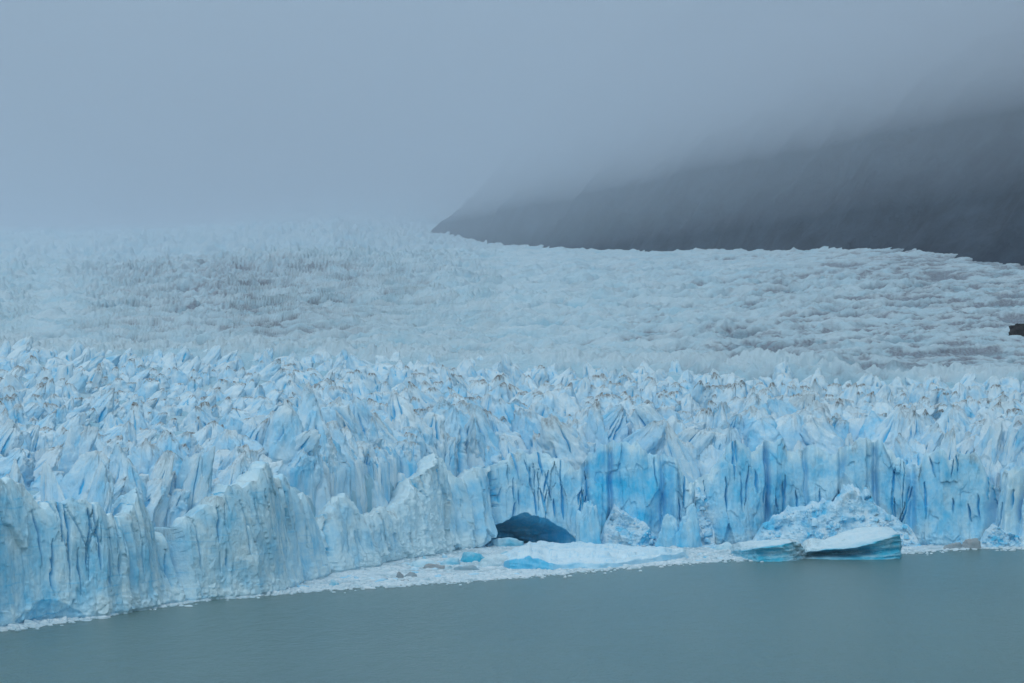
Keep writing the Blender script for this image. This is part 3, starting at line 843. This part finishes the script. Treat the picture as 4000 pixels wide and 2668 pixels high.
def build_brash():
    r = np.random.default_rng(8)
    nc, nr = 1300, 70
    px = np.linspace(-350, 4350, nc)
    yi, yo = brash_span(px)
    yo = yo + 7 * fbm(px / 60, 1.0, 2.0, 6, 0.6) - 2
    yo = np.maximum(yo, yi + 1)
    v = np.linspace(0, 1, nr)[:, None]
    Yp = yi[None, :] + (yo - yi)[None, :] * v
    d = dwater(Yp); P = np.broadcast_to(px, d.shape)
    X = (P - 2000) / F * d
    f1, f2, c1, c2, vx, vy = worley(X / 4.5 + 0.3 * fbm(X / 6, d / 9, 1.0, 2), d / 9.0, 3)
    g1, g2, e1, e2, _, _ = worley(X / 1.6, d / 3.0, 4)
    thin = sstep(-0.2, 0.5, fbm(X / 24, d / 40, 5.0, 3) + 0.2 - 0.5 * sstep(2050, 2500, P) * sstep(0.5, 0.1, v))
    h = (0.45 * c1 + 0.25 * e1) * sstep(0.02, 0.12, f2 - f1) * thin
    end = sstep(1.0, 0.97, v)
    Z = -0.12 + (0.14 + h) * end
    gap = 1 - sstep(0.03, 0.1, f2 - f1) * thin
    b = np.clip(0.2 + 0.4 * (c2 - 0.5) + 0.35 * gap, 0, 1)
    dd = np.clip(0.45 * gap * (0.4 + 0.6 * (1 - thin)) + 0.5 * sstep(0.3, 0.6, fbm(X / 14, d / 20, 14.0, 3)) * np.exp(-((P - 1750) / 300.) ** 2), 0, 1)
    items = [(np.stack([X, d, Z], -1), grid_faces(nr, nc), b, dd)]
    for i in range(6500):
        p = r.uniform(-300, 4300)
        if r.random() < 0.5: p = r.uniform(850, 3000)
        a, c = brash_span(p)
        if c - a < 8: continue
        t = r.uniform(0.02, 1.0) if r.random() < 0.7 else r.uniform(0.75, 1.0)
        y = a + (c - a) * t + (r.normal(0, 3) if t > 0.9 else 0) + (abs(r.normal(0, 9)) if r.random() < 0.05 else 0)
        if y < tab(p, WLINE) + 1: continue
        dd_ = dwater(y)
        s = r.uniform(0.5, 1.7) * (1.9 if r.random() < 0.08 else 1)
        V, bb, di = chunk(r, s * r.uniform(1, 2.4), s * r.uniform(1, 2.4), s * r.uniform(.25, .6), 8, 5, r.uniform(0, .45), 0.3 if r.random() < 0.06 else 0)
        items.append((V + np.array([(p - 2000) / F * dd_, dd_, 0.1]), grid_faces(5, 8, True), bb, di))
    V, fc, b, d2 = merged(items)
    o = mesh_obj('brash_ice', V, fc, BRASH, attrs={'blue': b, 'dirt': d2})
    tag(o, 'white brash ice packed along the cliff foot', 'brash ice', kind='stuff')


build_brash()


def berg(name, px0, px1, ytop, ybase, label, cat, seed, mat=None, blue=0.3, dirt=0.0, depth=0.6, group=None, z0=0.0):
    r = np.random.default_rng(seed)
    d = float(dwater(ybase)); m = d / F
    W = (px1 - px0) * m
    V, b, dd = chunk(r, W * 1.12, W * depth, max((ybase - ytop) * m * 1.15, 0.5), 44, 24, blue, dirt, 10, 0.16)
    o = mesh_obj(name, V, grid_faces(24, 44, True), mat or ICE_BERG, attrs={'blue': b, 'dirt': dd})
    o.location = (((px0 + px1) / 2 - 2000) * m, d + W * depth * 0.45, z0 - 0.1)
    tag(o, label, cat, group)


G1 = 'small bergs in the brash ice'
berg('ice_block', 1795, 1905, 2160, 2198, 'clear blue ice block left of the flat floe', 'ice block', 1, blue=0.75, group=G1)
berg('ice_block', 1715, 1805, 2180, 2208, 'pale low ice block beside the clear blue one', 'ice block', 2, blue=0.4, group=G1)
berg('ice_block', 1640, 1672, 2172, 2206, 'thin blue-edged ice slab near the rough pillar', 'ice block', 3, blue=0.5, group=G1)
berg('ice_block', 1590, 1720, 2188, 2214, 'flat white ice plate near the cliff foot', 'ice block', 4, blue=0.15, group=G1)
berg('ice_block', 1855, 2030, 2166, 2216, 'dirty beige ice ridge at the flat floe’s left end', 'ice block', 5, blue=0.0, dirt=0.3, group=G1)
berg('ice_block', 1900, 2045, 2102, 2136, 'pale ice block lying in the cave mouth', 'ice block', 6, blue=0.4, group=G1)
berg('ice_block', 2058, 2108, 2126, 2160, 'serrated white ice block behind the flat floe', 'ice block', 7, blue=0.05, dirt=0.15, group=G1)
berg('ice_block', 1955, 2060, 2150, 2178, 'bluish ice lump behind the dirty ridge', 'ice block', 17, blue=0.45, group=G1)
berg('ice_block', 1725, 1780, 2205, 2222, 'tan stained ice scrap right of the clear blue block', 'ice block', 18, blue=0.0, dirt=0.5, group=G1)
berg('ice_block', 2800, 2875, 2122, 2150, 'small white ice mound left of the tilted iceberg', 'ice block', 19, blue=0.15, group=G1)
berg('ice_block', 2380, 2390, 2130, 2138, 'tiny white ice lump behind the flat floe', 'ice block', 20, blue=0.1, group=G1)
berg('ice_block', 3527, 3547, 2114, 2134, 'little white ice lump off the iceberg’s high end', 'ice block', 21, blue=0.1, group=G1)
berg('ice_block', 1285, 1320, 2262, 2288, 'pale round ice lump alone in the left brash', 'ice block', 22, blue=0.35, group=G1)
G2 = 'grey stone-stained ice scraps'
berg('dirty_ice_block', 1545, 1575, 2240, 2258, 'dark peaked grey ice scrap', 'dirty ice', 8, ICE_GREY, 0.2, 0.5, group=G2)
berg('dirty_ice_block', 1578, 1625, 2238, 2254, 'wide grey ice scrap beside the dark peaked one', 'dirty ice', 9, ICE_GREY, 0.3, 0.2, group=G2)
berg('dirty_ice_block', 1500, 1532, 2256, 2268, 'flat greenish grey ice scrap, nearest of the group to the left', 'dirty ice', 10, ICE_GREY, 0.5, 0.1, group=G2)
berg('dirty_ice_block', 1558, 1600, 2263, 2272, 'low grey ice scrap below the dark peaked one', 'dirty ice', 11, ICE_GREY, 0.2, 0.4, group=G2)
berg('dirty_ice_block', 1780, 1868, 2206, 2228, 'blue-grey jagged ice scrap in front of the clear blue block', 'dirty ice', 13, ICE_GREY, 0.8, 0.0, group=G2)
berg('dirty_ice_block', 1640, 1736, 2200, 2222, 'brownish flat ice scrap before the white plate', 'dirty ice', 14, ICE_GREY, 0.0, 0.45, group=G2)
berg('dirty_ice_block', 3700, 3770, 2116, 2146, 'slate grey ice hump below the teal buttress', 'dirty ice', 15, ICE_GREY, 0.3, 0.35, group=G2)
berg('dirty_ice_block', 3755, 3828, 2106, 2144, 'taller folded grey-white ice hump below the teal buttress', 'dirty ice', 16, ICE_GREY, 0.1, 0.3, group=G2)


def floes():
    r = np.random.default_rng(31)
    n = 0
    while n < 40:
        p = r.uniform(900, 3000)
        a, c = brash_span(p)
        y = a + (c - a) * r.uniform(0.15, 0.92)
        if 1930 < p < 2720 and 2112 < y < 2235: continue
        if p > 2840: continue
        w_ = r.uniform(22, 60)
        d = float(dwater(y)); m = d / F
        V, b, dd = chunk(r, w_ * m, w_ * m * r.uniform(.7, 1.6), r.uniform(0.7, 1.9), 26, 14, r.uniform(.1, .5), 0.0, 10, 0.14)
        o = mesh_obj('ice_floe', V, grid_faces(14, 26, True), ICE_FLOE, attrs={'blue': b, 'dirt': dd})
        o.location = ((p - 2000) * m, d, 0.0)
        tag(o, 'small pale ice floe afloat among the white brash ice', 'ice floe', 'small floes in the brash ice')
        n += 1


floes()


def flat_floe():
    """broad flat floe with a broken blue front edge"""
    front = [(1935, 2206), (1990, 2222), (2080, 2223), (2160, 2226), (2250, 2222), (2340, 2222), (2420, 2216), (2500, 2204), (2600, 2192), (2690, 2182)]
    backl = [(1935, 2190), (1990, 2165), (2060, 2150), (2120, 2128), (2230, 2124), (2400, 2135), (2560, 2148), (2660, 2158), (2690, 2172)]
    nc, nr = 360, 70
    px = np.linspace(1935, 2690, nc)
    u = np.linspace(0, 1, nr)
    yf = tab(px, front) + 1.1 * fbm(px / 60, 2.0, 0.0, 2); yb = tab(px, backl)
    hf = tab(px, [(1935, .6), (1990, 4.5), (2060, 6.5), (2130, 5.0), (2180, 2.2), (2260, 3.0), (2360, 2.4), (2480, 2.6), (2600, 3.4), (2670, 4.0), (2690, 1.0)])
    hf = hf * (1 + 0.3 * fbm(px / 45, 4.0, 0.0, 3))
    d0 = dwater(yf); d1 = np.maximum(dwater(yb, 3.0), d0 + 6)
    w_ = np.clip(u / 0.22, 0, 1)[:, None]                    # up the front face
    v = np.clip((u - 0.22) / 0.70, 0, 1)[:, None]            # across the top
    k = np.clip((u - 0.92) / 0.08, 0, 1)[:, None]            # down the back
    Y = d0 + 2.0 * w_ ** 1.5 + (d1 - d0 - 2) * v ** 1.3
    X = (px - 2000)[None, :] / F * Y
    bmp = fbm(X / 16, Y / 26, 2.0, 4)
    f1, f2, c1, c2, _, _ = worley(X / 13 + 0.4 * fbm(X / 8, Y / 8, 0.0, 2), Y / 8, 5)
    top = hf[None, :] * (1 - 0.35 * v) + 1.6 * v * (1 - v) * 2 + (1.3 * bmp + 0.9 * (c1 - 0.5) + 2.2 * sstep(0.36, 0.42, v + 0.06 * bmp + 0.00016 * (px - 2300)[None, :]) + 0.5 * np.sin(Y / 4.5 + 3 * bmp)) * sstep(0, 0.08, v)
    Z = -1.0 + (top + 1.0) * w_ * (1 - k)
    Y = Y - w_ * (1 - v) * (1 - w_) * 4 * (0.9 * fbm(X / 8, Z / 2.0, 3.0, 3))
    b = np.clip((1 - sstep(0, 0.05, v)) * tab(px, [(1935, .3), (1980, .85), (2140, .9), (2200, .5), (2400, .35), (2690, .4)])[None, :] + 0.06 + 0.2 * bmp + 0.4 * sstep(0.07, 0.0, f2 - f1) * sstep(0, .1, v), 0, 1)
    V = np.stack([X, Y, Z], -1)
    loc = (float(X.mean()), float(Y.mean()), 0)
    o = mesh_obj('ice_floe', V, grid_faces(nr, nc), ICE_FLOE, loc=loc, attrs={'blue': b, 'dirt': 0 * b})
    tag(o, 'broad flat white ice floe with blue broken front edge below the cave', 'ice floe')


flat_floe()


def iceberg():
    """tilted iceberg: low left block, dirty notch, long wedge rising to a high right end over a hollowed flank"""
    root = tag(empty('iceberg', (float(at(3200, 2195, 1356)[0]), 1356.0, 0.0)), 'tilted iceberg with dark undercut flank and high blue end', 'iceberg')
    rl = np.array(root.location)
    def loft(nm, x0, x1, prof, matl, label, nc=220):
        px = np.linspace(x0, x1, nc)
        keys = {k: tab(px, v) for k, v in prof.items()}
        d0 = dwater(keys['base']); m = d0 / F
        # section, front to back: waterline, hollow, lip, crest front, crest back, back waterline
        zl = np.maximum((keys['base'] - keys['lip']) * m, 0.2); zt = np.maximum((keys['base'] - keys['top']) * m, 0.3)
        hol = keys['hollow']; zh = np.maximum((keys['base'] - keys['hrow']) * m, 0.1)
        wd = keys['width']
        pts = [(0 * d0, 0 * d0 - 1.0), (0 * d0 + 0.0, 0 * d0 + 0.1), (hol * 0.25, zh * 0.35), (hol, zh), (hol * 0.55, zh * 0.4 + zl * 0.6), (hol * 0.0 - 0.3, zl * 0.98), (0 * d0 + 0.3, zl * 1.03),
               (wd * 0.35, zl * 0.6 + zt * 0.4), (wd * 0.8, zt), (wd * 0.95, zt * 0.95), (wd * 1.05, -1.0 + 0 * d0)]
        K = np.linspace(0, len(pts) - 1, 96)
        oy = np.array([p[0] for p in pts]); oz = np.array([p[1] for p in pts])
        i0 = np.clip(np.floor(K).astype(int), 0, len(pts) - 2); fr = (K - i0)[:, None]
        Yo = oy[i0] * (1 - fr) + oy[i0 + 1] * fr; Z = oz[i0] * (1 - fr) + oz[i0 + 1] * fr
        # taper both ends
        e = np.clip(np.minimum(np.arange(nc) / 9.0, (nc - 1 - np.arange(nc)) / 9.0), 0, 1)[None, :] ** 0.5
        mid = wd * 0.5
        Yo = mid + (Yo - mid) * (0.25 + 0.75 * e)
        Z = -0.8 + (Z + 0.8) * (0.35 + 0.65 * e)
        Y = d0[None, :] + Yo; X = np.broadcast_to((px - 2000) * m, Y.shape).copy()
        n1 = fbm(X / 7, Z / 2.2 + Yo / 10, 1.0, 4)
        band = fbm(X / 18, Z / 2.2 - X / 40, 6.0, 4)
        Y = Y + 1.1 * n1 + 1.0 * band; Z = Z + 0.35 * fbm(X / 5, Y / 5, 3.0, 4)
        X = X + 0.8 * fbm(Z / 2.5, Y / 5, 8.0, 3)
        kk = np.broadcast_to(K[:, None], Z.shape)
        face = 1 - sstep(5.6, 6.6, kk)
        b = np.clip(face * keys['blue'][None, :] * (0.75 + 0.5 * band) + 0.05 + 0.12 * n1, 0, 1)
        hol_dark = np.exp(-((kk - 3.2) / 0.9) ** 2) * keys['dirt'][None, :]  # dark tone along the hollow, fading above and below it
        dd = np.clip(hol_dark * (0.75 + 0.6 * band) + keys['spot'][None, :] * sstep(-0.1, 0.35, fbm(X / 3, Z / 2, 5.0, 4)), 0, 1)
        o = mesh_obj(nm, np.stack([X, Y, Z], -1) - rl, grid_faces(96, nc), matl, root, attrs={'blue': b, 'dirt': dd})
        o['label'] = label
    loft('wedge', 3140, 3530, dict(base=[(3140, 2182), (3250, 2186), (3400, 2186), (3480, 2184), (3530, 2180)],
                                   lip=[(3140, 2156), (3200, 2150), (3330, 2140), (3400, 2126), (3450, 2108), (3500, 2092), (3530, 2090)],
                                   top=[(3140, 2122), (3180, 2108), (3240, 2118), (3300, 2096), (3380, 2074), (3440, 2070), (3500, 2070), (3530, 2080)],
                                   hollow=[(3140, 4), (3200, 12), (3330, 13), (3400, 9), (3450, 3.5), (3530, 1.5)],
                                   hrow=[(3140, 2170), (3250, 2168), (3400, 2160), (3530, 2150)],
                                   width=[(3140, 14), (3250, 30), (3400, 42), (3500, 40), (3530, 30)],
                                   blue=[(3140, .5), (3200, .8), (3400, 1.0), (3450, 1.15), (3530, 1.15)],
                                   dirt=[(3140, .8), (3200, 1.0), (3330, 1.0), (3390, .6), (3440, 0), (3530, 0)],  # strength of the dark tone in the hollow
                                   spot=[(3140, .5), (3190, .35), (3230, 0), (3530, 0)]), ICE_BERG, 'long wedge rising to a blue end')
    loft('block', 2858, 3160, dict(base=[(2858, 2168), (2900, 2184), (2960, 2194), (3060, 2194), (3120, 2188), (3160, 2180)],
                                   lip=[(2858, 2150), (2900, 2152), (2960, 2142), (3050, 2132), (3100, 2118), (3125, 2124), (3160, 2168)],
                                   top=[(2858, 2130), (2900, 2124), (2960, 2120), (3050, 2118), (3100, 2112), (3125, 2116), (3160, 2150)],
                                   hollow=[(2858, 1), (2960, 5), (3040, 4.0), (3090, 1.0), (3160, 1.0)],
                                   hrow=[(2858, 2165), (3000, 2166), (3160, 2170)],
                                   width=[(2858, 10), (2950, 26), (3080, 26), (3160, 14)],
                                   blue=[(2858, .7), (2900, .9), (3000, 1.05), (3090, .8), (3160, .2)],
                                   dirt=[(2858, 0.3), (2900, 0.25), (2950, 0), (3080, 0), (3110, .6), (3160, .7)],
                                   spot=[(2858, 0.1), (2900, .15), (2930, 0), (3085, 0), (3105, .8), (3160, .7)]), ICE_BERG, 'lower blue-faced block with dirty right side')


iceberg()

# ------------------------------------------------------------------ rock at the right margin
def outcrop():
    r = np.random.default_rng(77)
    d = 1960.0; m = d / F
    V, b, dd = chunk(r, 190 * m, 60 * m, 62 * m, 60, 30, 0, 0, 12, 0.2)
    z = CAMZ + (HZ - 1300) * m
    d = invert(4000, 1310)
    m = d / F
    o = mesh_obj('rock_outcrop', V, grid_faces(30, 60, True), ROCK)
    o.location = ((4010 - 2000) * m, d, float(surf(4010, d)) - 2)
    tag(o, 'dark rock outcrop poking through the ice at the right margin', 'rock')


outcrop()

# ------------------------------------------------------------------ haze
def air(name, z0, z1, y0, y1, x, dens, col, label):
    m = bpy.data.materials.new(name); m.use_nodes = True
    n = m.node_tree
    n.nodes.remove(n.nodes['Principled BSDF'])
    v = n.nodes.new('ShaderNodeVolumePrincipled')
    v.inputs['Color'].default_value = col
    v.inputs['Density'].default_value = dens
    v.inputs['Anisotropy'].default_value = 0.1
    n.links.new(v.outputs[0], n.nodes['Material Output'].inputs['Volume'])
    V = np.array([(-x, y0, z0), (x, y0, z0), (x, y1, z0), (-x, y1, z0), (-x, y0, z1), (x, y0, z1), (x, y1, z1), (-x, y1, z1)], float)
    fc = np.array([[0, 3, 2, 1], [4, 5, 6, 7], [0, 1, 5, 4], [1, 2, 6, 5], [2, 3, 7, 6], [3, 0, 4, 7]])
    o = mesh_obj(name, V, fc, m, smooth=False)
    tag(o, label, kind='stuff')


air('haze', -1.6, 4800, -400, 10500, 9500, 1.8e-5, (0.80, 0.90, 1.0, 1), 'thin pale blue air over the lake and glacier')
air('mist_layer', 200, 720, -310, 10410, 9410, 1.3e-4, (0.74, 0.83, 0.93, 1), 'pale mist thickening over the upper glacier')
air('mist_layer', 320, 710, -305, 10405, 9405, 3.8e-4, (0.72, 0.80, 0.90, 1), 'denser mist below the cloud, dimming the mountain foot')
air('low_cloud', 428, 700, -300, 10400, 9400, 2.1e-3, (0.72, 0.78, 0.86, 1), 'low grey cloud swallowing the mountain and far ice')
